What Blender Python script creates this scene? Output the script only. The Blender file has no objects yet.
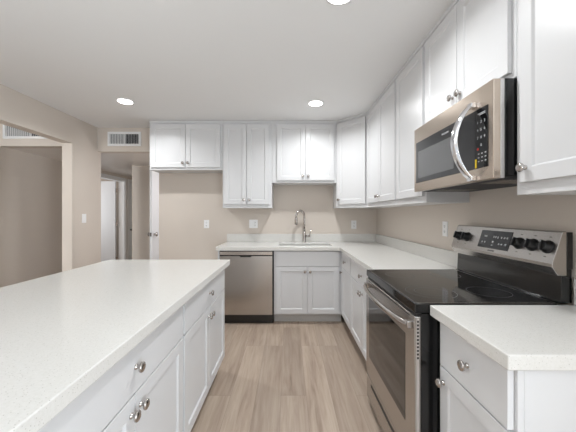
import bpy, bmesh, math
from mathutils import Matrix, Vector
SC = bpy.context.scene
COL = SC.collection
PI = math.pi

# ------------------------------------------------------------------ camera
cam_d = bpy.data.cameras.new('camera')
cam = bpy.data.objects.new('camera', cam_d)
COL.objects.link(cam)
cam.location = (0, 0, 1.30)
cam.rotation_euler = (PI / 2, 0, 0)
cam_d.sensor_width = 36
cam_d.lens = 285 / 576 * 36
cam_d.shift_y = -2 / 576
cam_d.clip_start = 0.02
SC.camera = cam

# ------------------------------------------------------------------ world, fill lights, daylight, exposure
w = bpy.data.worlds.new('world')
SC.world = w
w.use_nodes = True
w.node_tree.nodes['Background'].inputs[0].default_value = (0.95, 0.97, 1.0, 1)
w.node_tree.nodes['Background'].inputs[1].default_value = 0.6


def area_light(name, loc, rot, sx, sy, power, col=(1, 1, 1), shape='RECTANGLE', parent=None):
    d = bpy.data.lights.new(name, 'AREA')
    d.shape = shape
    d.size = sx
    if shape == 'RECTANGLE':
        d.size_y = sy
    d.energy = power
    d.color = col
    o = bpy.data.objects.new(name, d)
    COL.objects.link(o)
    o.location = loc
    o.rotation_euler = rot
    if parent:
        o.parent = parent
    return o


# soft fill added behind the camera, at an invented opening in the rear wall
area_light('rear_fill', (-0.6, -3.62, 1.35), (PI / 2, 0, 0), 3.4, 2.0, 6, (0.84, 0.93, 1.0))
area_light('right_fill', (1.30, -1.35, 1.15), (0, PI / 2, 0), 1.9, 1.9, 76, (0.83, 0.925, 1.0))  # added fill from the right, brightens island fronts and left wall
# added uplight without a fixture, bounced off the ceiling behind the camera
area_light('ceiling_bounce_fill', (-1.5, -1.7, 1.25), (PI, 0, 0), 0.45, 0.45, 68, (0.80, 0.91, 1.0), 'DISK')
area_light('side_room_fill', (-3.2, -3.3, 1.4), (PI / 2, 0, 0), 0.8, 1.8, 140, (0.9, 0.96, 1.0))  # added fill to brighten the side room, no window there
area_light('bedroom_daylight', (-5.08, 5.6, 1.45), (0, -PI / 2, 0), 1.1, 1.2, 14, (0.97, 0.985, 1.0))
hp = bpy.data.lights.new('hall_fill', 'POINT')  # unseen light added behind the back wall to brighten the hall
hp.energy = 18
hp.shadow_soft_size = 0.1
hp.color = (0.97, 0.97, 1.0)
ho = bpy.data.objects.new('hall_fill', hp)
COL.objects.link(ho)
ho.location = (-0.9, 4.62, 1.75)
LAMP_W = 10.2
SC.view_settings.view_transform = 'Standard'
SC.view_settings.look = 'None'
SC.view_settings.gamma = 1.0
SC.view_settings.use_curve_mapping = False
SC.view_settings.exposure = 0.17


# ------------------------------------------------------------------ materials
def lin(c):
    return tuple(((v / 255) / 12.92 if v / 255 <= 0.04045 else ((v / 255 + 0.055) / 1.055) ** 2.4) for v in c) + (1,)


def mat(name, rgb, rough=0.5, metal=0.0, spec=0.5, coat=0.0, emit=None, emit_s=0.0):
    m = bpy.data.materials.new(name)
    m.use_nodes = True
    b = m.node_tree.nodes['Principled BSDF']
    b.inputs['Base Color'].default_value = lin(rgb)
    b.inputs['Roughness'].default_value = rough
    b.inputs['Metallic'].default_value = metal
    b.inputs['Specular IOR Level'].default_value = spec
    b.inputs['Coat Weight'].default_value = coat
    b.inputs['Coat Roughness'].default_value = 0.08
    if emit:
        b.inputs['Emission Color'].default_value = lin(emit)
        b.inputs['Emission Strength'].default_value = emit_s
    return m


def N(m, t, **kw):
    n = m.node_tree.nodes.new(t)
    for k, v in kw.items():
        setattr(n, k, v)
    return n


def L(m, a, b):
    m.node_tree.links.new(a, b)


def bsdf(m):
    return m.node_tree.nodes['Principled BSDF']


def noise_bump(m, scale, strength, dist=0.002):
    tc = N(m, 'ShaderNodeTexCoord')
    n = N(m, 'ShaderNodeTexNoise')
    n.inputs['Scale'].default_value = scale
    n.inputs['Detail'].default_value = 3
    bp = N(m, 'ShaderNodeBump')
    bp.inputs['Strength'].default_value = strength
    bp.inputs['Distance'].default_value = dist
    L(m, tc.outputs['Object'], n.inputs['Vector'])
    L(m, n.outputs['Fac'], bp.inputs['Height'])
    L(m, bp.outputs['Normal'], bsdf(m).inputs['Normal'])
    return m


def ramp(m, stops):
    r = N(m, 'ShaderNodeValToRGB')
    e = r.color_ramp.elements
    while len(e) < len(stops):
        e.new(0.5)
    for el, (p, c) in zip(e, stops):
        el.position = p
        el.color = lin(c)
    return r


M = {}
M['wall'] = noise_bump(mat('taupe_wall_paint', (215, 205, 195), 0.75, spec=0.25), 160, 0.12)
M['ceiling'] = noise_bump(mat('ceiling_paint', (240, 240, 240), 0.8, spec=0.2), 120, 0.1)
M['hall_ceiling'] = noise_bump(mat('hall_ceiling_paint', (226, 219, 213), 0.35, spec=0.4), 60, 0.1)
M['trim'] = mat('white_trim_paint', (236, 236, 236), 0.4)
M['door_paint'] = mat('white_door_paint', (236, 239, 243), 0.4)
M['cab'] = noise_bump(mat('white_cabinet_paint', (217, 217, 218), 0.32, spec=0.45), 40, 0.02)
M['toe'] = mat('toe_kick_paint', (205, 203, 200), 0.5)
M['plastic'] = mat('white_plastic', (244, 244, 244), 0.3)
M['slot'] = mat('outlet_slots', (60, 58, 56), 0.5)
M['nickel'] = mat('satin_nickel', (186, 181, 177), 0.17, metal=1.0)
M['chrome'] = mat('polished_chrome', (225, 225, 228), 0.1, metal=1.0)
M['black'] = mat('black_enamel', (14, 14, 15), 0.22, coat=0.4)
M['black_plastic'] = mat('black_plastic', (20, 20, 21), 0.35)
M['glass'] = mat('black_ceramic_glass', (15, 15, 16), 0.06, spec=0.6)
M['mw_glass'] = mat('smoked_door_glass', (34, 34, 36), 0.08, spec=0.7)
M['mw_window'] = mat('perforated_window_screen', (92, 92, 93), 0.16, spec=0.7)
M['oven_window'] = mat('oven_window_glass', (30, 28, 27), 0.05, spec=0.9)
M['ring'] = mat('burner_ring_print', (88, 88, 90), 0.3)
M['mark'] = mat('control_print', (190, 190, 192), 0.5)
M['yellow'] = mat('yellow_tag', (240, 205, 20), 0.5)
M['red'] = mat('red_print', (190, 40, 30), 0.5)
M['dark'] = mat('dark_duct', (70, 70, 72), 0.8)
M['diffuser'] = mat('lamp_diffuser', (255, 255, 255), 0.5, emit=(255, 253, 248), emit_s=9.0)
M['vent_slat'] = mat('vent_louver_metal', (222, 222, 222), 0.4)
M['rubber'] = mat('black_rubber', (16, 16, 16), 0.7)

# brushed stainless: fine stretched noise in the roughness and bump
def stainless(name, rgb, axis, rough=0.27):
    m = mat(name, rgb, rough, metal=1.0)
    tc = N(m, 'ShaderNodeTexCoord')
    mp = N(m, 'ShaderNodeMapping')
    s = [1500, 1500, 1500]
    s[axis] = 14
    mp.inputs['Scale'].default_value = s
    n = N(m, 'ShaderNodeTexNoise')
    n.inputs['Scale'].default_value = 1.0
    n.inputs['Detail'].default_value = 2
    mr = N(m, 'ShaderNodeMapRange')
    mr.inputs['To Min'].default_value = 0.25
    mr.inputs['To Max'].default_value = 0.45
    L(m, tc.outputs['Object'], mp.inputs['Vector'])
    L(m, mp.outputs['Vector'], n.inputs['Vector'])
    L(m, n.outputs['Fac'], mr.inputs['Value'])
    L(m, mr.outputs['Result'], bsdf(m).inputs['Anisotropic'])
    return m


M['steel_y'] = stainless('brushed_stainless_along_depth', (189, 185, 181), 1)
M['steel_z'] = stainless('brushed_stainless_vertical', (192, 187, 182), 2, 0.24)
M['steel_x'] = stainless('brushed_stainless_along_width', (205, 197, 190), 0)
M['steel_mw'] = stainless('stainless_reflected_beige', (204, 190, 176), 1)  # beige room reflection put into the steel's base colour
M['basin'] = mat('sink_steel', (120, 117, 113), 0.35, metal=1.0)
M['steel_strip'] = stainless('light_stainless_edge', (228, 226, 225), 2, 0.3)

# white quartz with fine specks
m = mat('white_quartz', (226, 225, 221), 0.2, spec=0.5)
tc = N(m, 'ShaderNodeTexCoord')
v = N(m, 'ShaderNodeTexNoise')
v.inputs['Scale'].default_value = 130
v.inputs['Detail'].default_value = 6
v.inputs['Roughness'].default_value = 0.75
n2 = N(m, 'ShaderNodeTexVoronoi')
n2.inputs['Scale'].default_value = 130
r1 = ramp(m, [(0.0, (204, 203, 198)), (0.38, (216, 214, 209)), (0.55, (221, 219, 215)), (1.0, (228, 226, 222))])
r2 = ramp(m, [(0.0, (165, 162, 156)), (0.10, (195, 192, 186)), (0.17, (255, 255, 255)), (1.0, (255, 255, 255))])
mx = N(m, 'ShaderNodeMixRGB', blend_type='MULTIPLY')
mx.inputs['Fac'].default_value = 0.8
L(m, tc.outputs['Object'], v.inputs['Vector'])
L(m, tc.outputs['Object'], n2.inputs['Vector'])
L(m, v.outputs['Fac'], r1.inputs['Fac'])
L(m, n2.outputs['Distance'], r2.inputs['Fac'])
L(m, r1.outputs['Color'], mx.inputs['Color1'])
L(m, r2.outputs['Color'], mx.inputs['Color2'])
L(m, mx.outputs['Color'], bsdf(m).inputs['Base Color'])
M['quartz'] = m

# vinyl plank floor, planks running away from the camera
m = mat('vinyl_plank_floor', (170, 150, 133), 0.38, spec=0.4)
tc = N(m, 'ShaderNodeTexCoord')
rot = N(m, 'ShaderNodeMapping')
rot.inputs['Rotation'].default_value = (0, 0, PI / 2)
rot.inputs['Location'].default_value = (0.37, 0.05, 0)
bk = N(m, 'ShaderNodeTexBrick')
bk.offset = 0.37
bk.offset_frequency = 3
bk.inputs['Scale'].default_value = 1.0
bk.inputs['Brick Width'].default_value = 1.22
bk.inputs['Row Height'].default_value = 0.18
bk.inputs['Mortar Size'].default_value = 0.0011
bk.inputs['Mortar Smooth'].default_value = 0.3
bk.inputs['Bias'].default_value = 0.0
bk.inputs['Color1'].default_value = (0.0, 0.0, 0.0, 1)
bk.inputs['Color2'].default_value = (1.0, 1.0, 1.0, 1)
bk.inputs['Mortar'].default_value = (0.5, 0.5, 0.5, 1)
L(m, tc.outputs['Object'], rot.inputs['Vector'])
L(m, rot.outputs['Vector'], bk.inputs['Vector'])
# grain, shifted from plank to plank
gm = N(m, 'ShaderNodeMapping')
gm.inputs['Scale'].default_value = (34, 2.2, 1)
sep = N(m, 'ShaderNodeVectorMath', operation='SCALE')
sep.inputs['Scale'].default_value = 7.3
add = N(m, 'ShaderNodeVectorMath', operation='ADD')
L(m, bk.outputs['Color'], sep.inputs[0])
L(m, tc.outputs['Object'], add.inputs[0])
L(m, sep.outputs['Vector'], add.inputs[1])
L(m, add.outputs['Vector'], gm.inputs['Vector'])
gn = N(m, 'ShaderNodeTexNoise')
gn.inputs['Scale'].default_value = 1.0
gn.inputs['Detail'].default_value = 6
gn.inputs['Roughness'].default_value = 0.62
gn.inputs['Distortion'].default_value = 0.6
L(m, gm.outputs['Vector'], gn.inputs['Vector'])
gm2 = N(m, 'ShaderNodeMapping')
gm2.inputs['Scale'].default_value = (7, 0.9, 1)
L(m, add.outputs['Vector'], gm2.inputs['Vector'])
gn2 = N(m, 'ShaderNodeTexNoise')
gn2.inputs['Scale'].default_value = 1.0
gn2.inputs['Detail'].default_value = 3
L(m, gm2.outputs['Vector'], gn2.inputs['Vector'])
gr = ramp(m, [(0.28, (137, 118, 103)), (0.43, (172, 154, 139)), (0.58, (188, 172, 157)), (0.75, (202, 188, 174))])
mixg = N(m, 'ShaderNodeMath', operation='MULTIPLY_ADD')
mixg.inputs[1].default_value = 0.6
L(m, gn.outputs['Fac'], mixg.inputs[0])
h2 = N(m, 'ShaderNodeMath', operation='MULTIPLY')
h2.inputs[1].default_value = 0.4
L(m, gn2.outputs['Fac'], h2.inputs[0])
L(m, h2.outputs['Value'], mixg.inputs[2])
L(m, mixg.outputs['Value'], gr.inputs['Fac'])
tint = ramp(m, [(0.0, (229, 226, 223)), (0.5, (243, 240, 237)), (1.0, (255, 253, 250))])
L(m, bk.outputs['Color'], tint.inputs['Fac'])
mu = N(m, 'ShaderNodeMixRGB', blend_type='MULTIPLY')
mu.inputs['Fac'].default_value = 1.0
L(m, gr.outputs['Color'], mu.inputs['Color1'])
L(m, tint.outputs['Color'], mu.inputs['Color2'])
seam = N(m, 'ShaderNodeMixRGB', blend_type='MIX')
seam.inputs['Color2'].default_value = lin((112, 96, 84))
sf = N(m, 'ShaderNodeMath', operation='MULTIPLY')
sf.inputs[1].default_value = 0.6
L(m, bk.outputs['Fac'], sf.inputs[0])
L(m, sf.outputs['Value'], seam.inputs['Fac'])
L(m, mu.outputs['Color'], seam.inputs['Color1'])
L(m, seam.outputs['Color'], bsdf(m).inputs['Base Color'])
bp = N(m, 'ShaderNodeBump')
bp.inputs['Strength'].default_value = 0.12
bp.inputs['Distance'].default_value = 0.002
L(m, gn.outputs['Fac'], bp.inputs['Height'])
L(m, bp.outputs['Normal'], bsdf(m).inputs['Normal'])
M['floor'] = m


# ------------------------------------------------------------------ mesh helpers
class MB:
    """collects shapes in one bmesh"""

    def __init__(self):
        self.bm = bmesh.new()

    def quad(self, pts):
        return self.bm.faces.new([self.bm.verts.new(p) for p in pts])

    def box(self, x0, x1, y0, y1, z0, z1):
        vs = [self.bm.verts.new((x, y, z)) for z in (z0, z1) for y in (y0, y1) for x in (x0, x1)]
        for f in ((0, 2, 3, 1), (4, 5, 7, 6), (0, 1, 5, 4), (2, 6, 7, 3), (0, 4, 6, 2), (1, 3, 7, 5)):
            self.bm.faces.new([vs[i] for i in f])
        return self

    def prism(self, pts, axis, a0, a1):
        """polygon pts extruded along an axis (0 x, 1 y, 2 z)"""
        def p3(p, a):
            c = [p[0], p[1]]
            c.insert(axis, a)
            return c
        A = [self.bm.verts.new(p3(p, a0)) for p in pts]
        B = [self.bm.verts.new(p3(p, a1)) for p in pts]
        n = len(pts)
        self.bm.faces.new(A)
        self.bm.faces.new(B[::-1])
        for i in range(n):
            self.bm.faces.new((A[i], B[i], B[(i + 1) % n], A[(i + 1) % n]))
        return self

    def tube(self, path, radii, n=16, cap=True):
        path = [Vector(p) for p in path]
        if not isinstance(radii, (list, tuple)):
            radii = [radii] * len(path)
        rings = []
        up = None
        for i, p in enumerate(path):
            t = (path[min(i + 1, len(path) - 1)] - path[max(i - 1, 0)]).normalized()
            if up is None:
                up = Vector((0, 0, 1)) if abs(t.z) < 0.9 else Vector((1, 0, 0))
            s = t.cross(up).normalized()
            up = s.cross(t).normalized()
            rings.append([self.bm.verts.new(p + radii[i] * (math.cos(2 * PI * k / n) * s + math.sin(2 * PI * k / n) * up)) for k in range(n)])
        for a, b in zip(rings, rings[1:]):
            for k in range(n):
                f = self.bm.faces.new((a[k], a[(k + 1) % n], b[(k + 1) % n], b[k]))
                f.smooth = True
        if cap:
            self.bm.faces.new(rings[0][::-1])
            self.bm.faces.new(rings[-1])
        return self

    def lathe(self, o, axis, prof, n=24):
        """profile of (distance along axis, radius)"""
        o = Vector(o)
        ax = Vector(axis).normalized()
        up = Vector((0, 0, 1)) if abs(ax.z) < 0.9 else Vector((1, 0, 0))
        s = ax.cross(up).normalized()
        u = s.cross(ax)
        rings = []
        for d, r in prof:
            rings.append([self.bm.verts.new(o + ax * d + r * (math.cos(2 * PI * k / n) * s + math.sin(2 * PI * k / n) * u)) for k in range(n)])
        for a, b in zip(rings, rings[1:]):
            for k in range(n):
                f = self.bm.faces.new((a[k], a[(k + 1) % n], b[(k + 1) % n], b[k]))
                f.smooth = True
        self.bm.faces.new(rings[0][::-1])
        self.bm.faces.new(rings[-1])
        return self

    def cells(self, xs, ys, keep, z0, z1):
        """slab with a plan made of grid cells; shared verts, no inner walls"""
        vd = {}

        def V(i, j, z):
            k = (i, j, z)
            if k not in vd:
                vd[k] = self.bm.verts.new((xs[i], ys[j], z))
            return vd[k]
        nx, ny = len(xs) - 1, len(ys) - 1
        K = lambda i, j: 0 <= i < nx and 0 <= j < ny and keep(i, j)
        for i in range(nx):
            for j in range(ny):
                if not K(i, j):
                    continue
                self.bm.faces.new((V(i, j, z1), V(i + 1, j, z1), V(i + 1, j + 1, z1), V(i, j + 1, z1)))
                self.bm.faces.new((V(i, j + 1, z0), V(i + 1, j + 1, z0), V(i + 1, j, z0), V(i, j, z0)))
                for (a, b, di, dj) in (((i, j), (i + 1, j), 0, -1), ((i + 1, j), (i + 1, j + 1), 1, 0), ((i + 1, j + 1), (i, j + 1), 0, 1), ((i, j + 1), (i, j), -1, 0)):
                    if not K(i + di, j + dj):
                        self.bm.faces.new((V(*a, z0), V(*b, z0), V(*b, z1), V(*a, z1)))
        return self

    def build(self, name, material, parent=None, bevel=0.0015, org=None, seg=2):
        bmesh.ops.recalc_face_normals(self.bm, faces=self.bm.faces[:])
        if org is not None:
            bmesh.ops.translate(self.bm, vec=-Vector(org), verts=self.bm.verts[:])
        me = bpy.data.meshes.new(name)
        self.bm.to_mesh(me)
        self.bm.free()
        me.materials.append(material)
        o = bpy.data.objects.new(name, me)
        COL.objects.link(o)
        if parent is not None:
            o.parent = parent
        if bevel:
            b = o.modifiers.new('bevel', 'BEVEL')
            b.width = bevel
            b.segments = seg
            b.limit_method = 'ANGLE'
            b.angle_limit = math.radians(40)
        return o


def tag(o, label, cat, group=None):
    o['label'] = label
    o['category'] = cat
    if group:
        o['group'] = group
    return o


def thing(name, loc, label, cat, rz=0, group=None):
    o = bpy.data.objects.new(name, None)
    COL.objects.link(o)
    o.location = loc
    o.rotation_euler = (0, 0, rz)
    o.empty_display_size = 0.1
    return tag(o, label, cat, group)


def struct(name, mb, material, bevel=0.0):
    o = mb.build(name, material, None, bevel)
    o['kind'] = 'structure'
    return o


def text(name, body, size, mtx, material, parent, depth=0.0004):
    c = bpy.data.curves.new(name, 'FONT')
    c.body = body
    c.size = size
    c.extrude = depth
    c.align_x = 'CENTER'
    c.align_y = 'CENTER'
    t = bpy.data.objects.new('lettering', c)
    COL.objects.link(t)
    dg = bpy.context.evaluated_depsgraph_get()
    me = bpy.data.meshes.new_from_object(t.evaluated_get(dg))
    bpy.data.objects.remove(t)
    me.transform(mtx)
    me.materials.clear()
    me.materials.append(material)
    o = bpy.data.objects.new(name, me)
    COL.objects.link(o)
    o.parent = parent
    return o


def facing_left(x, y, z):
    """lettering on a face that looks towards -x"""
    return Matrix(((0, 0, -1, x), (-1, 0, 0, y), (0, 1, 0, z), (0, 0, 0, 1)))


# ------------------------------------------------------------------ the room
XW, XL, YB, CZ = 1.235, -2.65, 3.965, 2.50     # right wall, left wall, back wall, ceiling
SZ = 2.17                                       # underside of the soffits
XH = -3.70                                      # far wall of the hall and side room
struct('floor', MB().box(-5.2, 1.5, -3.7, 8.2, -0.08, 0), M['floor'])
struct('ceiling', MB().cells([-3.82, XL - 0.125, XL, 1.36], [-3.7, 3.65, YB + 0.12], lambda i, j: not (i == 0 and j == 1) and not (i == 1 and j == 1), CZ, CZ + 0.1), M['ceiling'])
struct('wall_right', MB().prism([(-3.7, 0), (-2.35, 0), (-2.35, 2.15), (-0.35, 2.15), (-0.35, 0), (YB + 0.12, 0), (YB + 0.12, CZ), (-3.7, CZ)], 0, XW, XW + 0.12), M['wall'])  # opening behind the camera added for the right-hand fill
struct('wall_back', MB().box(-1.795, XW, YB, YB + 0.12, 0, CZ), M['wall'])
wl = MB()
wl.prism([(-3.7, 0), (0.9, 0), (0.9, 2.172), (3.50, 2.172), (3.50, 0), (4.04, 0), (4.04, SZ), (YB, SZ), (YB, CZ), (-3.7, CZ)], 0, XL - 0.125, XL)
struct('wall_left', wl, M['wall'])
struct('wall_soffit', MB().box(XL + 0.001, -1.796, YB, YB + 0.12, SZ, CZ), M['wall'])
struct('wall_side_soffit', MB().box(XH, XL - 0.126, 3.65, 3.77, SZ, CZ), M['wall'])
# lower hall ceiling behind the soffits
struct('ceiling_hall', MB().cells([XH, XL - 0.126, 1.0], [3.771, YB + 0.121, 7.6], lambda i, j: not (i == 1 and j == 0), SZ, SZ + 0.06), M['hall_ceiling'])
# outer hall wall with two door openings
wh = MB()
wh.prism([(-3.7, 0), (5.60, 0), (5.60, 2.045), (6.45, 2.045), (6.45, 0), (6.62, 0), (6.62, 2.045), (7.38, 2.045), (7.38, 0), (7.6, 0), (7.6, CZ), (-3.7, CZ)], 0, XH - 0.115, XH)
struct('wall_hall', wh, M['wall'])
struct('wall_hall_inner', MB().box(-2.82, -2.17, 5.15, 7.6, 0, SZ).box(-2.17, -1.42, 5.15, 5.27, 2.045, SZ).box(-1.42, 0.6, 5.15, 5.27, 0, SZ), M['wall'])
struct('wall_hall_end', MB().box(XH, -2.82, 7.6, 7.7, 0, SZ), M['wall'])
# bedroom seen through the open hall door
struct('wall_bedroom', MB().box(-5.1, XH - 0.116, 7.0, 7.1, 0, 2.5).box(-5.2, -5.1, 4.6, 5.0, 0, 2.5).box(-5.2, -5.1, 6.2, 7.1, 0, 2.5).box(-5.2, -5.1, 5.0, 6.2, 0, 0.8).box(-5.2, -5.1, 5.0, 6.2, 2.05, 2.5).box(-5.1, XH - 0.116, 4.5, 4.6, 0, 2.5).box(-5.1, XH - 0.116, 4.6, 7.0, 2.44, 2.5), M['wall'])
# wall behind the camera, its wide opening added for the rear fill
struct('wall_front', MB().box(-3.82, 1.36, -3.82, -3.70, 0, 0.35).box(-3.82, 1.36, -3.82, -3.70, 2.35, CZ).box(1.1, 1.36, -3.82, -3.70, 0.35, 2.35).box(-3.82, -2.3, -3.82, -3.70, 0.35, 2.35), M['wall'])

# casings and baseboards
def casing(name, x, y0, y1, ztop, wdt=0.06, t=0.016):
    mb = MB().box(x, x + t, y0 - wdt, y0, 0, ztop + wdt).box(x, x + t, y1, y1 + wdt, 0, ztop + wdt).box(x, x + t, y0, y1, ztop, ztop + wdt)
    mb.box(x - 0.125, x - 0.0, y1 - 0.018, y1 - 0.001, 0, ztop).box(x - 0.125, x, y0 + 0.001, y0 + 0.018, 0, ztop)
    mb.box(x - 0.125, x, y0 + 0.018, y1 - 0.018, ztop - 0.018, ztop - 0.001)
    return struct(name, mb, M['trim'], 0.002)


casing('trim_1', XH + 0.0005, 5.60, 6.45, 2.045)
casing('trim_2', XH + 0.0005, 6.62, 7.38, 2.045)
struct('baseboard_left', MB().box(XL, XL + 0.012, -3.7, 0.9, 0, 0.085).box(XL, XL + 0.012, 3.50, 4.04, 0, 0.085), M['trim'], 0.002)
struct('baseboard_hall', MB().box(XH, XH + 0.012, -3.7, 5.53, 0, 0.085).box(-2.82, -2.23, 5.137, 5.149, 0, 0.085), M['trim'], 0.002)
struct('baseboard_back', MB().box(-1.795, -0.85, YB - 0.013, YB - 0.001, 0, 0.085), M['trim'], 0.002)


KNOB = [(0, 0.0095), (0.003, 0.0095), (0.005, 0.0065), (0.013, 0.006), (0.016, 0.010), (0.019, 0.0175), (0.023, 0.0185), (0.027, 0.0165), (0.030, 0.009)]


def round_knob(o, axis, parent, name='door_knob', sc=1.9, material=None):
    mb = MB().lathe(o, axis, [(d * sc, r * sc) for d, r in KNOB])
    return mb.build(name, material or M['nickel'], parent, 0)


# door_1: bedroom door swung fully open, square to the hall wall
d1 = MB().box(XH - 0.17 - 0.79, XH - 0.17, 6.385, 6.42, 0.012, 2.035).build('door_1', M['door_paint'], None, 0.002)
d1['kind'] = 'structure'
hg = MB()
for z in (0.25, 1.05, 1.78):
    hg.box(XH - 0.169, XH - 0.127, 6.40, 6.412, z, z + 0.09)
hg.build('hinge', M['nickel'], d1, 0)
# door_2: closed hall door beyond it
d2 = MB().box(XH - 0.05, XH - 0.012, 6.64, 7.36, 0.012, 2.025).build('door_2', M['door_paint'], None, 0.002)
d2['kind'] = 'structure'
round_knob((XH - 0.012, 6.71, 0.93), (1, 0, 0), d2, 'door_knob', 1.6, M['rubber'])
# door_3: closet door standing open towards the kitchen
d3 = MB().box(-2.185, -2.145, 4.50, 5.13, 0.012, 2.03).build('door_3', M['door_paint'], None, 0.002)
d3['kind'] = 'structure'
round_knob((-2.145, 4.565, 0.975), (1, 0, 0), d3)
round_knob((-2.185, 4.565, 0.975), (-1, 0, 0), d3)
MB().box(-2.176, -2.154, 4.497, 4.4995, 0.945, 1.005).build('latch_plate', M['slot'], d3, 0)


# ------------------------------------------------------------------ cabinets
def shaker(mb, x0, x1, z0, z1, yf, t=0.02, rail=0.056, rec=0.009, sl=0.006):
    """recessed-panel door, front looking towards -y at yf"""
    bm = mb.bm
    def ring(dx, y):
        return [bm.verts.new(p) for p in ((x0 + dx, y, z0 + dx), (x1 - dx, y, z0 + dx), (x1 - dx, y, z1 - dx), (x0 + dx, y, z1 - dx))]
    back, front, inn, pan = ring(0, yf + t), ring(0, yf), ring(rail, yf), ring(rail + sl, yf + rec)
    bm.faces.new(back)
    for a, b in ((back, front), (front, inn), (inn, pan)):
        for k in range(4):
            bm.faces.new((a[k], a[(k + 1) % 4], b[(k + 1) % 4], b[k]))
    bm.faces.new(pan)
    return mb


def cabinet(name, label, loc, rz, W, D, z0, z1, fronts, toe=0.0, open_top=False, trim=False, end_left=False):
    """local frame: x along the front, back at y = 0, face frame at y = -D; fronts are 20 mm thick"""
    t = thing(name, loc, label, 'cabinet', rz)
    e = 0.0006
    mb = MB()
    zb = z0 + toe
    if open_top:
        mb.box(e, 0.018, -D + 0.019, -e, zb, z1).box(W - 0.018, W - e, -D + 0.019, -e, zb, z1)
        mb.box(0.018, W - 0.018, -0.012, -e, zb, z1).box(0.018, W - 0.018, -D + 0.019, -0.012, zb, zb + 0.018)
    else:
        mb.box(e, W - e, -D + 0.019, -e, zb, z1)
    mb.build('carcass', M['cab'], t, 0.001)
    if toe:
        MB().box(e, W - e, -D + 0.075, -0.02, z0 + 0.0005, zb - 0.0005).build('toe_kick', M['toe'], t, 0)
    # face frame: cells with an opening behind every front
    xs = sorted({e, W - e} | {f[1] + 0.012 for f in fronts} | {f[2] - 0.012 for f in fronts})
    zs = sorted({zb, z1} | {f[3] + 0.012 for f in fronts} | {f[4] - 0.012 for f in fronts})
    MB().box(e, W - e, -D, -D + 0.0185, zb, z1).build('face_frame', M['cab'], t, 0.001)
    if trim:
        MB().box(e, W - e, -D - 0.012, -D - 0.0003, z1 - 0.032, z1 - 0.0005).build('crown_trim', M['cab'], t, 0.003)
    for (kind, fx0, fx1, fz0, fz1, kn) in fronts:
        mb = MB()
        if kind == 'door':
            shaker(mb, fx0, fx1, fz0, fz1, -D - 0.0205)
        else:
            mb.box(fx0, fx1, -D - 0.0205, -D - 0.0005, fz0, fz1)
        nm = {'door': 'door', 'drawer': 'drawer', 'panel': 'false_front'}[kind]
        o = mb.build(nm, M['cab'], t, 0.002)
        for (kx, kz) in kn:
            MB().lathe((kx, -D - 0.0205, kz), (0, -1, 0), KNOB).build('knob', M['nickel'], o, 0)
    return t


CT0, CT1 = 0.870, 0.914      # worktop
DZ0, DZ1 = 0.685, 0.860      # drawer fronts
BZ0, BZ1 = 0.124, 0.679      # base doors
FD = 0.588                   # wall to face frame of base units
BC1 = CT0 - 0.0008
KD = 0.03                    # knob inset


def base_fronts(a, b, two=True, knob_side=None, kind='drawer'):
    mid = (a + b) / 2
    fr = [(kind, a, b, DZ0, DZ1, [(mid, (DZ0 + DZ1) / 2)] if kind == 'drawer' else [])]
    if two:
        fr += [('door', a, mid - 0.002, BZ0, BZ1, [(mid - KD, BZ1 - 0.055)]),
               ('door', mid + 0.002, b, BZ0, BZ1, [(mid + KD, BZ1 - 0.055)])]
    else:
        k = a + KD if knob_side == 'a' else b - KD
        fr += [('door', a, b, BZ0, BZ1, [(k, BZ1 - 0.055)])]
    return fr


RZ_R, RZ_I = -PI / 2, PI / 2
# back run
cabinet('base_cabinet', 'white sink base cabinet with false front and two doors below the faucet', (-0.166, YB - 0.002, 0), 0, 0.809, FD, 0, BC1,
        base_fronts(0.022, 0.766, kind='panel'), toe=0.11, open_top=True)
ep = MB().box(-0.832, -0.811, 3.372, YB - 0.016, 0, BC1).build('end_panel', M['cab'], None, 0.001)
tag(ep, 'narrow white panel closing the left side of the dishwasher', 'panel')
# right run
cabinet('base_cabinet', 'narrow white base cabinet with one drawer and one door in the far corner', (XW - 0.002, 3.373, 0), RZ_R, 0.503, FD, 0, BC1,
        base_fronts(0.045, 0.488, two=False, knob_side='a'), toe=0.11)
cabinet('base_cabinet', 'white base cabinet with wide drawer and two doors beyond the range', (XW - 0.002, 2.869, 0), RZ_R, 0.897, FD, 0, BC1,
        base_fronts(0.018, 0.878), toe=0.11)
cabinet('base_cabinet', 'white base cabinet with one drawer nearest on the right beside the range', (XW - 0.002, 1.208, 0), RZ_R, 0.408, FD, 0, BC1,
        base_fronts(0.036, 0.397, two=False, knob_side='a'), toe=0.11)
# island
IX = -0.546
cabinet('base_cabinet', 'white island cabinet nearest the camera, drawer above two doors', (IX - 0.60, 0.525, 0), RZ_I, 0.913, 0.60, 0, BC1,
        base_fronts(0.014, 0.902), toe=0.085)
cabinet('base_cabinet', 'white island cabinet at the far end facing the corner units', (IX - 0.60, 1.439, 0), RZ_I, 0.936, 0.60, 0, BC1,
        base_fronts(0.014, 0.924), toe=0.085)
ib = MB().box(-1.225, IX - 0.603, 0.44, 2.375, 0, BC1).box(IX - 0.602, IX - 0.002, 0.44, 0.523, 0, BC1).build('island_back_panel', M['cab'], None, 0.002)
tag(ib, 'white panel closing the back and near end of the island', 'panel')

# wall cabinets
UB = 1.378
UT = CZ - 0.001
UD = 0.293


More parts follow.
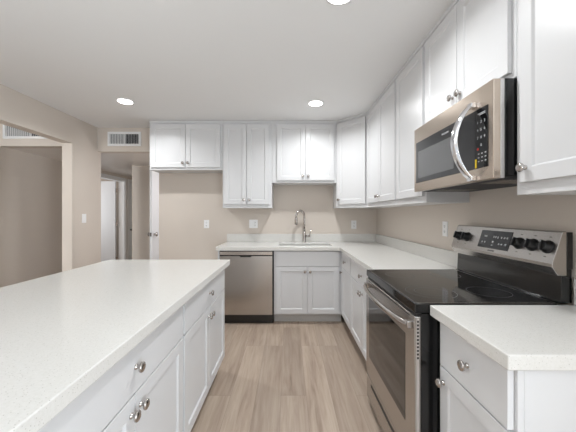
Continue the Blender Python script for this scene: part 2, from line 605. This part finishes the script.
def wall_cab(label, loc, rz, W, z0, a, b, n, knob='inner', zt=0.05, zb=0.047):
    d0, d1 = z0 + zb, UT - zt
    kz = d0 + 0.055
    if n == 2:
        mid = (a + b) / 2
        fr = [('door', a, mid - 0.0025, d0, d1, [(mid - KD - 0.004, kz)]), ('door', mid + 0.0025, b, d0, d1, [(mid + KD + 0.004, kz)])]
    else:
        fr = [('door', a, b, d0, d1, [((a if knob == 'a' else b) + (KD if knob == 'a' else -KD), kz)])]
    return cabinet('wall_cabinet', label, loc, rz, W, UD, z0, UT, fr, trim=True)


YU = YB - 0.002
wall_cab('short wide white wall cabinet over the empty refrigerator space', (-1.782, YU, 0), 0, 0.940, 1.868, 0.022, 0.915, 2, zb=0.03)
wall_cab('tall white two door wall cabinet above the dishwasher', (-0.841, YU, 0), 0, 0.635, UB, 0.022, 0.600, 2)
wall_cab('white two door wall cabinet hung higher above the sink', (-0.205, YU, 0), 0, 0.829, 1.70, 0.062, 0.795, 2, zb=0.03)
XU = XW - 0.002
wall_cab('white two door wall cabinet on right wall next to the corner one', (XU, 3.353, 0), RZ_R, 0.913, UB, 0.015, 0.888, 2)
wall_cab('white single door wall cabinet just left of the microwave', (XU, 2.439, 0), RZ_R, 0.504, UB, 0.014, 0.482, 1, 'b')
wall_cab('short white two door wall cabinet directly above the microwave', (XU, 1.934, 0), RZ_R, 0.763, 1.866, 0.016, 0.739, 2, zb=0.025)
wall_cab('tall white wall cabinet nearest the camera at right edge', (XU, 1.170, 0), RZ_R, 0.457, UB, 0.036, 0.44, 1, 'a')

# diagonal corner wall cabinet
dc = thing('wall_cabinet', (1.23, YU, UB), 'white diagonal corner wall cabinet with a single angled door', 'cabinet')
P0, P1 = Vector((0.6255, 3.67)), Vector((0.939, 3.3545))
MB().prism([(0.6255, YU), (XU, YU), (XU, 3.3545), (0.939, 3.3545), (0.6255, 3.67)], 2, UB, UT).build('carcass', M['cab'], dc, 0.0015, org=dc.location)
dl = (P1 - P0).length
ang = math.atan2(P1.y - P0.y, P1.x - P0.x)
dm = MB()
shaker(dm, 0.022, dl - 0.022, UB + 0.047, UT - 0.05, -0.0205)
km = MB().lathe((0.022 + KD, -0.0205, UB + 0.102), (0, -1, 0), KNOB)
tr = MB().box(0.006, dl - 0.006, -0.012, -0.0005, UT - 0.032, UT - 0.0005)
for q in (dm, km, tr):
    bmesh.ops.transform(q.bm, matrix=Matrix.Translation((P0.x, P0.y, 0)) @ Matrix.Rotation(ang, 4, 'Z'), verts=q.bm.verts[:])
ddoor = dm.build('door', M['cab'], dc, 0.002, org=dc.location)
km.build('knob', M['nickel'], ddoor, 0, org=dc.location)
tr.build('crown_trim', M['cab'], dc, 0.003, org=dc.location)

# ------------------------------------------------------------------ worktops
SX0, SX1, SY0, SY1 = -0.115, 0.545, 3.488, 3.745
ct = thing('countertop', (-0.2, 3.6, CT0), 'white speckled quartz L shaped countertop along the back and right walls', 'countertop')
xs = [-0.846, SX0, SX1, 0.602, XW - 0.002]
ys = [1.972, 3.33, SY0, SY1, YB - 0.002]
MB().cells(xs, ys, lambda i, j: (j >= 1 or i == 3) and not (i == 1 and j == 2), CT0, CT1).build('slab', M['quartz'], ct, 0.004, org=ct.location, seg=3)
MB().box(-0.846, XW - 0.002, YB - 0.022, YB - 0.002, CT1 + 0.0003, 1.024).build('backsplash', M['quartz'], ct, 0.002, org=ct.location)
MB().box(XW - 0.022, XW - 0.002, 1.972, YB - 0.0225, CT1 + 0.0003, 1.024).build('backsplash', M['quartz'], ct, 0.002, org=ct.location)
cn = thing('countertop', (0.9, 1.0, CT0), 'short white quartz countertop nearest on the right of the range', 'countertop')
MB().box(0.602, XW - 0.002, 0.780, 1.2105, CT0, CT1).build('slab', M['quartz'], cn, 0.004, org=cn.location, seg=3)
MB().box(XW - 0.022, XW - 0.002, 0.780, 1.2105, CT1 + 0.0003, 1.024).build('backsplash', M['quartz'], cn, 0.002, org=cn.location)
ic = MB().box(-1.51, -0.492, 0.36, 2.418, CT0, CT1).build('island_countertop', M['quartz'], None, 0.004, seg=3)
tag(ic, 'large white speckled quartz island top at left foreground', 'countertop')

# ------------------------------------------------------------------ sink and faucet
sk = thing('sink', (0.215, 3.62, 0.66), 'stainless undermount sink basin set in the back countertop', 'sink')
b0, b1, c0, c1, zt, zf = SX0 - 0.006, SX1 + 0.006, SY0 - 0.006, SY1 + 0.006, CT0 - 0.001, 0.67
s = MB()
s.cells([b0 - 0.014, b0, b1, b1 + 0.014], [c0 - 0.014, c0, c1, c1 + 0.014], lambda i, j: not (i == 1 and j == 1), zt - 0.002, zt)
s.box(b0 - 0.002, b0, c0, c1, zf, zt - 0.002).box(b1, b1 + 0.002, c0, c1, zf, zt - 0.002)
s.box(b0, b1, c0 - 0.002, c0, zf, zt - 0.002).box(b0, b1, c1, c1 + 0.002, zf, zt - 0.002).box(b0 - 0.002, b1 + 0.002, c0 - 0.002, c1 + 0.002, zf - 0.002, zf)
s.build('basin', M['basin'], sk, 0, org=sk.location)
MB().lathe((0.215, 3.62, zf + 0.0005), (0, 0, 1), [(0, 0.045), (0.003, 0.043), (0.003, 0.03), (0.001, 0.028)]).build('drain', M['chrome'], sk, 0, org=sk.location)

fx, fy = 0.222, 3.865
fc = thing('faucet', (fx, fy, CT1), 'brushed nickel gooseneck pull down faucet behind the sink', 'faucet')
MB().lathe((fx, fy, CT1 + 0.0003), (0, 0, 1), [(0, 0.027), (0.006, 0.027), (0.009, 0.023), (0.07, 0.022), (0.15, 0.021), (0.155, 0.017)]).build('body', M['nickel'], fc, 0, org=fc.location)
pth = [(fx, fy, CT1 + 0.15), (fx, fy, CT1 + 0.25), (fx, fy, CT1 + 0.35)]
dirx, diry, rr = -0.86, -0.5, 0.066
for k in range(1, 13):
    a = PI * k / 12
    pth.append((fx + dirx * rr * (1 - math.cos(a)), fy + diry * rr * (1 - math.cos(a)), CT1 + 0.35 + rr * math.sin(a) * 1.2))
ex, ey = fx + dirx * 2 * rr, fy + diry * 2 * rr
pth.append((ex, ey, CT1 + 0.335))
MB().tube(pth, 0.0145, 16).build('spout', M['nickel'], fc, 0, org=fc.location)
MB().lathe((ex, ey, CT1 + 0.337), (0, 0, -1), [(0, 0.016), (0.015, 0.0185), (0.085, 0.0205), (0.095, 0.018)]).build('spray_head', M['nickel'], fc, 0, org=fc.location)
fl = MB().tube([(fx + 0.018, fy, CT1 + 0.085), (fx + 0.045, fy, CT1 + 0.085), (fx + 0.078, fy, CT1 + 0.085)], [0.016, 0.016, 0.015], 16)
fl.tube([(fx + 0.071, fy, CT1 + 0.09), (fx + 0.078, fy, CT1 + 0.13), (fx + 0.086, fy, CT1 + 0.178)], [0.007, 0.006, 0.0055], 12)
fl.build('lever', M['nickel'], fc, 0, org=fc.location)

# ------------------------------------------------------------------ dishwasher
dw = thing('dishwasher', (-0.5, 3.65, 0), 'stainless steel dishwasher with black kick plate beside sink cabinet', 'dishwasher')
O = dw.location
MB().box(-0.8085, -0.168, 3.372, 3.93, 0.11, 0.8685).build('tub', M['black_plastic'], dw, 0.001, org=O)
MB().box(-0.805, -0.172, 3.395, 3.46, 0.001, 0.108).build('kick_plate', M['black'], dw, 0.002, org=O)
# door with a faint outward belly
dd = MB()
nseg = 12
pts = []
for k in range(nseg + 1):
    u = k / nseg
    pts.append((3.348 - 0.007 * math.sin(PI * u) - 0.0, 0.115 + u * (0.805 - 0.115)))
pts += [(3.371, 0.805), (3.371, 0.115)]
dd.prism(pts, 0, -0.802, -0.184)
ddo = dd.build('door', M['steel_z'], dw, 0.001, org=O)
for p in ddo.data.polygons:
    p.use_smooth = False
MB().box(-0.802, -0.184, 3.346, 3.371, 0.818, 0.858).build('control_strip', M['steel_x'], dw, 0.002, org=O)
MB().box(-0.802, -0.184, 3.360, 3.3715, 0.8055, 0.8175).build('handle_recess', M['black_plastic'], dw, 0, org=O)
MB().box(-0.562, -0.432, 3.343, 3.347, 0.794, 0.812).build('pocket_handle', M['black_plastic'], dw, 0.001, org=O)

# ------------------------------------------------------------------ range
RY0, RY1 = 1.2155, 1.968
rg = thing('range', (0.85, 1.59, 0), 'stainless and black freestanding electric range with glass cooktop', 'stove')
O = rg.location
FX = 0.540
MB().box(FX + 0.028, 1.215, RY0 + 0.004, RY1 - 0.004, 0.012, 0.872).build('body', M['black'], rg, 0.002, org=O)
cb = MB().box(FX + 0.002, 1.150, RY0, RY1, 0.876, 0.918)
cook = cb.build('cooktop', M['glass'], rg, 0.004, org=O, seg=3)
MB().box(FX + 0.010, 1.145, RY0 + 0.006, RY0 + 0.009, 0.9182, 0.9192).box(FX + 0.010, 1.145, RY1 - 0.009, RY1 - 0.006, 0.9182, 0.9192).box(FX + 0.008, FX + 0.011, RY0 + 0.006, RY1 - 0.006, 0.9182, 0.9192).build('edge_trim', M['nickel'], cook, 0, org=O)


def ring(mb, x, y, r, z, wd=0.0022, n=48):
    for k in range(n):
        a, b = 2 * PI * k / n, 2 * PI * (k + 1) / n
        mb.quad([(x + (r - wd) * math.cos(a), y + (r - wd) * math.sin(a), z), (x + r * math.cos(a), y + r * math.sin(a), z), (x + r * math.cos(b), y + r * math.sin(b), z), (x + (r - wd) * math.cos(b), y + (r - wd) * math.sin(b), z)])


for (bx, by, rs) in ((0.70, 1.40, (0.115, 0.075)), (0.70, 1.785, (0.085,)), (0.985, 1.40, (0.095,)), (0.985, 1.785, (0.085,))):
    for r_ in rs:
        mb = MB()
        ring(mb, bx, by, r_, 0.9186)
        mb.build('burner', M['ring'], cook, 0, org=O)
# vent strip below the cooktop lip
MB().box(FX + 0.012, FX + 0.03, RY0 + 0.002, RY1 - 0.002, 0.862, 0.8755).build('vent_trim', M['black_plastic'], rg, 0, org=O)
od = MB().box(FX, FX + 0.027, RY0 + 0.001, RY1 - 0.001, 0.218, 0.861).build('oven_door', M['steel_y'], rg, 0.003, org=O)
MB().box(FX - 0.0012, FX + 0.001, RY0 + 0.098, RY1 - 0.07, 0.350, 0.752).build('oven_window', M['oven_window'], od, 0.0008, org=O)
vs_ = MB().box(FX + 0.008, FX + 0.02, RY0 - 0.0002, RY0 + 0.001, 0.25, 0.855)
vs_.build('door_edge', M['steel_strip'], od, 0, org=O)
vs_ = MB()
for k in range(11):
    z = 0.845 - k * 0.0155
    vs_.box(FX + 0.010, FX + 0.018, RY0 - 0.0009, RY0 - 0.0002, z - 0.009, z)
vs_.build('vent_slots', M['black_plastic'], od, 0, org=O)
MB().box(FX - 0.0006, FX + 0.0, RY0 + 0.05, RY1 - 0.05, 0.8485, 0.8535).build('door_slot', M['black_plastic'], od, 0, org=O)
# bowed handle
hp, hr = [], []
for k in range(25):
    u = k / 24
    y = RY0 + 0.035 + u * (RY1 - RY0 - 0.07)
    hp.append((FX - 0.014 - 0.040 * math.sin(PI * u) ** 0.6, y, 0.818 - 0.0 * u))
    hr.append(0.0125)
hm = MB().tube(hp, hr, 14)
for y in (RY0 + 0.035, RY1 - 0.035):
    hm.box(FX - 0.022, FX - 0.0002, y - 0.014, y + 0.014, 0.803, 0.833)
hm.build('handle', M['nickel'], od, 0.002, org=O)
dr = MB().box(FX + 0.004, FX + 0.027, RY0 + 0.001, RY1 - 0.001, 0.052, 0.208).build('storage_drawer', M['steel_y'], rg, 0.003, org=O)
MB().box(FX + 0.002, FX + 0.0042, RY0 + 0.10, RY1 - 0.10, 0.165, 0.185).build('drawer_pull', M['black_plastic'], dr, 0.0005, org=O)
for fy_ in (RY0 + 0.06, RY1 - 0.06):
    MB().lathe((FX + 0.12, fy_, 0.0005), (0, 0, 1), [(0, 0.02), (0.011, 0.02)]).build('foot', M['black_plastic'], rg, 0, org=O)
# backguard
bg = MB().prism([(1.148, 0.9185), (1.165, 0.925), (1.172, 1.062), (1.215, 1.062), (1.215, 0.9185)], 1, RY0 + 0.004, RY1 - 0.004).build('backguard', M['black'], rg, 0.002, org=O)
TX0, TZ0, TX1, TZ1 = 1.128, 1.086, 1.172, 1.222           # console face, leaning back
MB().prism([(1.152, 1.036), (TX0, TZ0 - 0.014), (TX0, TZ0), (TX1, TZ1), (1.180, 1.226), (1.19, 1.226), (1.19, 1.036)], 1, RY0 + 0.001, RY1 - 0.001).build('console', M['steel_y'], rg, 0.002, org=O)
MB().box(1.1905, 1.217, RY0 + 0.001, RY1 - 0.001, 1.063, 1.222).build('console_back', M['black'], rg, 0.002, org=O)
fdir = Vector((TX1 - TX0, 0, TZ1 - TZ0)).normalized()
fnor = Vector((-fdir.z, 0, fdir.x))
con = [o for o in rg.children if o.name.startswith('console')][0]


def on_console(y, h):
    """point on the leaning console face, h metres up the slope"""
    p = Vector((TX0, y, TZ0)) + fdir * h
    return p


def slab_on_console(mb, y0, y1, h0, h1, t):
    a = [on_console(y, h) + fnor * 0.0003 for (y, h) in ((y0, h0), (y1, h0), (y1, h1), (y0, h1))]
    b = [p + fnor * t for p in a]
    va = [mb.bm.verts.new(p) for p in a]
    vb = [mb.bm.verts.new(p) for p in b]
    mb.bm.faces.new(va)
    mb.bm.faces.new(vb)
    for k in range(4):
        mb.bm.faces.new((va[k], va[(k + 1) % 4], vb[(k + 1) % 4], vb[k]))


mb = MB()
slab_on_console(mb, 1.474, 1.706, 0.022, 0.125, 0.002)
disp = mb.build('display', M['glass'], con, 0.0006, org=O)
mb = MB()
for (y0, y1, h0, h1) in ((1.672, 1.648, .086, .094), (1.60, 1.592, .084, .096), (1.585, 1.577, .084, .096), (1.568, 1.560, .082, .094), (1.542, 1.534, .084, .094), (1.522, 1.512, .084, .094), (1.503, 1.493, .084, .094),
                         (1.682, 1.672, .050, .060), (1.660, 1.650, .050, .060), (1.60, 1.588, .056, .066), (1.60, 1.588, .038, .044), (1.550, 1.540, .048, .056), (1.530, 1.520, .048, .056), (1.506, 1.492, .046, .058)):
    p = [on_console(y, h) + fnor * 0.0026 for (y, h) in ((y0, h0), (y1, h0), (y1, h1), (y0, h1))]
    mb = MB()
    mb.quad(p)
    mb.build('display_mark', M['mark'], disp, 0, org=O)
rot = Matrix((( 0, fdir.x, fnor.x, 0), (-1, fdir.y, fnor.y, 0), (0, fdir.z, fnor.z, 0), (0, 0, 0, 1)))
p = on_console(1.59, 0.010) + fnor * 0.0004 - Vector(O)
text('lettering', 'FRIGIDAIRE', 0.010, Matrix.Translation(p) @ rot, M['slot'], con)
for y in (1.908, 1.828, 1.418, 1.340, 1.262):
    p = on_console(y, 0.072)
    kb = MB().lathe(p + fnor * 0.0005, fnor, [(0, 0.030), (0.004, 0.030), (0.006, 0.025), (0.026, 0.022), (0.029, 0.019)], 28)
    kb.box(-0.005, 0.005, -0.022, 0.022, 0.0, 0.012)
    g = kb.bm.verts[-8:]
    bmesh.ops.transform(kb.bm, matrix=Matrix.Translation(p + fnor * 0.027) @ rot, verts=g)
    ko = kb.build('control_knob', M['black_plastic'], con, 0.001, org=O)
    pm = MB()
    q = p + fnor * 0.0395 + fdir * 0.012
    pm.quad([q + Vector((0, -.0015, 0)), q + Vector((0, .0015, 0)), q + Vector((0, .0015, 0)) + fdir * .009, q + Vector((0, -.0015, 0)) + fdir * .009])
    pm.build('pointer', M['mark'], ko, 0, org=O)
mb = MB()
for y in (1.908, 1.828, 1.418, 1.340, 1.262):
    for (dy, h) in ((0, .116), (0.0, .026)):
        p = [on_console(y + dy + a, h + b) + fnor * 0.0004 for (a, b) in ((-.006, 0), (.006, 0), (.006, .003), (-.006, .003))]
        mb = MB()
        mb.quad(p)
        mb.build('knob_mark', M['slot'], con, 0, org=O)

# ------------------------------------------------------------------ microwave
MY0, MY1, MZ0, MZ1, MX = 1.177, 1.918, 1.448, 1.862, 0.849
mw = thing('microwave_oven', (1.05, 1.55, MZ0), 'stainless over the range microwave with curved chrome handle', 'microwave')
O = mw.location
MB().box(MX + 0.047, XW - 0.004, MY0, MY1, MZ0 + 0.012, MZ1).build('body', M['black'], mw, 0.002, org=O)
MB().box(MX + 0.05, XW - 0.02, MY0 + 0.02, MY1 - 0.02, MZ0 + 0.0, MZ0 + 0.0115).build('underside', M['dark'], mw, 0.002, org=O)
for yc in (MY0 + 0.13, MY1 - 0.13):
    ug = MB().box(MX + 0.085, XW - 0.095, yc - 0.076, yc + 0.076, MZ0 - 0.0008, MZ0 - 0.0002)
    for k in range(12):
        y = yc - 0.07 + k * 0.012
        ug.box(MX + 0.09, XW - 0.10, y, y + 0.005, MZ0 - 0.0018, MZ0 - 0.0007)
    ug.build('grease_filter', M['steel_y'], mw, 0, org=O)
fr = MB().box(MX, MX + 0.030, MY0 + 0.001, MY1 - 0.001, MZ0, MZ1 - 0.001).build('door', M['steel_mw'], mw, 0.003, org=O)
MB().box(MX + 0.0303, MX + 0.0465, MY0 + 0.0005, MY1 - 0.0005, MZ0 + 0.002, MZ1 - 0.001).build('door_edge', M['steel_strip'], mw, 0.001, org=O)
gl = MB().box(MX - 0.0025, MX - 0.0002, 1.290, 1.885, 1.503, 1.766).build('door_glass', M['mw_glass'], fr, 0.001, org=O)
cp = MB().box(MX - 0.0025, MX - 0.0002, 1.209, 1.2885, 1.503, 1.766).build('control_panel', M['glass'], fr, 0.001, org=O)
MB().box(MX - 0.0032, MX - 0.0026, 1.455, 1.850, 1.532, 1.702).build('window', M['mw_window'], gl, 0, org=O)
text('lettering', 'FRIGIDAIRE', 0.0135, Matrix.Translation(-Vector(O)) @ facing_left(MX - 0.003, 1.535, 1.735), M['mark'], gl)
mb = MB()
for (z, ya) in ((1.742, 1.272), (1.736, 1.262)):
    mb = MB()
    mb.quad([(MX - 0.003, ya, z), (MX - 0.003, 1.222, z), (MX - 0.003, 1.222, z + 0.0025), (MX - 0.003, ya, z + 0.0025)])
    mb.build('key_mark', M['mark'], cp, 0, org=O)
for r_ in range(3):
    for c_ in range(3):
        y, z = 1.270 - c_ * 0.022, 1.564 - r_ * 0.017
        mb = MB()
        mb.quad([(MX - 0.003, y, z), (MX - 0.003, y - 0.010, z), (MX - 0.003, y - 0.010, z + 0.004), (MX - 0.003, y, z + 0.004)])
        mb.build('key_mark', M['mark'], cp, 0, org=O)
for r_, row in enumerate(('1 2 3', '4 5 6', '7 8 9', '0')):
    text('lettering', row.replace(' ', '   '), 0.0165, Matrix.Translation(-Vector(O)) @ facing_left(MX - 0.003, 1.249, 1.705 - r_ * 0.034), M['mark'], cp)
MB().box(MX - 0.0032, MX - 0.0026, 1.264, 1.276, 1.583, 1.593).build('stop_key', M['red'], cp, 0, org=O)
MB().box(MX - 0.005, MX - 0.0030, 1.277, 1.287, 1.506, 1.545).build('sticker', M['yellow'], cp, 0.0003, org=O)
# bowed handle: flat bar bent outwards
ho = []
for k in range(25):
    u = k / 24
    z = 1.462 + u * (1.792 - 1.462)
    off = 0.074 * math.sin(PI * u) ** 0.75
    ho.append((MX - 0.010 - off, z))
hb = MB()
th = 0.015
prev = None
outer = [(x - th, z) for x, z in ho]
hb2 = []
for (xo, zo), (xi, zi) in zip(outer, ho):
    hb2.append([hb.bm.verts.new(p) for p in ((xo, 1.287, zo), (xo, 1.317, zo), (xi, 1.322, zi), (xi, 1.282, zi))])
for a, b in zip(hb2, hb2[1:]):
    for k in range(4):
        hb.bm.faces.new((a[k], a[(k + 1) % 4], b[(k + 1) % 4], b[k])).smooth = True
hb.bm.faces.new(hb2[0])
hb.bm.faces.new(hb2[-1][::-1])
for z in (1.462, 1.792):
    hb.box(MX - 0.022, MX - 0.0003, 1.284, 1.320, z - 0.012, z + 0.012)
hb.build('handle', M['chrome'], fr, 0.003, org=O, seg=3)

# ------------------------------------------------------------------ wall plates
def plate(name, label, cat, pos, rz, wdt=0.072, gangs=1, kinds=('outlet',)):
    """local: wall at y = 0, face looks towards -y"""
    t = thing(name, pos, label, cat, rz)
    MB().box(-wdt / 2, wdt / 2, -0.006, -0.0005, -0.058, 0.058).build('plate', M['plastic'], t, 0.002)
    for g, kd in enumerate(kinds):
        cx = (g - (len(kinds) - 1) / 2) * 0.046
        if kd == 'switch':
            o = MB().prism([(-0.0062, -0.033), (-0.0105, -0.033), (-0.0075, 0.033), (-0.0062, 0.033)], 0, cx - 0.016, cx + 0.016).build('rocker', M['plastic'], t, 0.0008)
        else:
            for s_ in (-1, 1):
                o = MB().box(cx - 0.017, cx + 0.017, -0.0082, -0.0062, s_ * 0.021 - 0.0165, s_ * 0.021 + 0.0165).build('receptacle', M['plastic'], t, 0.001)
                mb = MB()
                for dx in (-0.007, 0.005):
                    mb.box(cx + dx, cx + dx + 0.003, -0.0087, -0.0083, s_ * 0.021 - 0.002, s_ * 0.021 + 0.008)
                mb.box(cx - 0.003, cx + 0.003, -0.0087, -0.0083, s_ * 0.021 - 0.011, s_ * 0.021 - 0.006)
                mb.build('slots', M['slot'], o, 0)
    return t


plate('wall_outlet', 'single white outlet on the wall of the empty refrigerator space', 'outlet', (-1.133, YB, 1.160), 0)
plate('wall_switch', 'double white wall plate with switch and outlet above dishwasher', 'outlet', (-0.480, YB, 1.163), 0, 0.118, 2, ('switch', 'outlet'))
plate('wall_outlet', 'white wall outlet on back wall right of the faucet', 'outlet', (0.915, YB, 1.152), 0)
plate('wall_outlet', 'white wall outlet on right wall left of the range console', 'outlet', (XW, 2.235, 1.183), RZ_R)
plate('wall_switch', 'white light switch on the left wall between opening and hall', 'switch', (XL, 3.70, 1.243), RZ_I, 0.074, 1, ('switch',))


# ------------------------------------------------------------------ air vents
def vent(label, x0, x1, z0, z1, y, div, n, bd=0.032):
    t = thing('air_vent', ((x0 + x1) / 2, y, (z0 + z1) / 2), label, 'vent')
    O = t.location
    mb = MB()
    mb.box(x0, x1, y - 0.014, y - 0.0005, z0, z0 + bd).box(x0, x1, y - 0.014, y - 0.0005, z1 - bd, z1)
    mb.box(x0, x0 + bd, y - 0.014, y - 0.0005, z0 + bd, z1 - bd).box(x1 - bd, x1, y - 0.014, y - 0.0005, z0 + bd, z1 - bd)
    xd = x0 + (x1 - x0) * div
    mb.box(xd - 0.006, xd + 0.006, y - 0.013, y - 0.0005, z0 + bd, z1 - bd)
    mb.build('frame', M['trim'], t, 0.002, org=O)
    MB().box(x0 + bd, x1 - bd, y - 0.0012, y - 0.0004, z0 + bd, z1 - bd).build('duct_backing', M['dark'], t, 0, org=O)
    mb = MB()
    for k in range(n):
        x = x0 + bd + (k + 0.5) * (x1 - x0 - 2 * bd) / n
        if abs(x - xd) < 0.008:
            continue
        s_ = -0.0035 if x < xd else 0.0012
        mb.prism([(x - s_ - 0.001, y - 0.0015), (x - s_ + 0.001, y - 0.0015), (x + s_ + 0.001, y - 0.012), (x + s_ - 0.001, y - 0.012)], 2, z0 + bd, z1 - bd)
    mb.build('louver', M['vent_slat'], t, 0, org=O)
    return t


vent('white louvered air vent on the soffit above the hall opening', -2.504, -2.041, 2.243, 2.442, YB, 0.52, 18)
vent('white louvered air vent seen through the large left wall opening', -3.642, -2.99, 2.262, 2.47, 3.65, 0.55, 24)

# ------------------------------------------------------------------ recessed ceiling lights
def can_light(label, x, y):
    t = thing('recessed_light', (x, y, CZ), label, 'ceiling light', group=None)
    prof = [(0.0005, 0.088), (0.004, 0.087), (0.007, 0.080), (0.007, 0.072), (0.0005, 0.072)]
    MB().lathe((0, 0, 0), (0, 0, -1), prof, 40).build('trim_ring', M['plastic'], t, 0)
    MB().lathe((0, 0, -0.0071), (0, 0, -1), [(0, 0.071), (0.0012, 0.070)], 40).build('diffuser', M['diffuser'], t, 0)
    area_light('recessed_lamp', (0, 0, -0.012), (0, 0, 0), 0.135, 0.135, LAMP_W, (0.95, 0.975, 0.99), 'DISK', t).data.spread = math.radians(152)
    return t


can_light('round recessed ceiling light in front of the hall soffit at left', -1.73, 3.03)
can_light('round recessed ceiling light in front of the sink wall cabinet', 0.300, 3.08)
can_light('round recessed ceiling light cut by the top edge of the photo', 0.2845, 1.548)
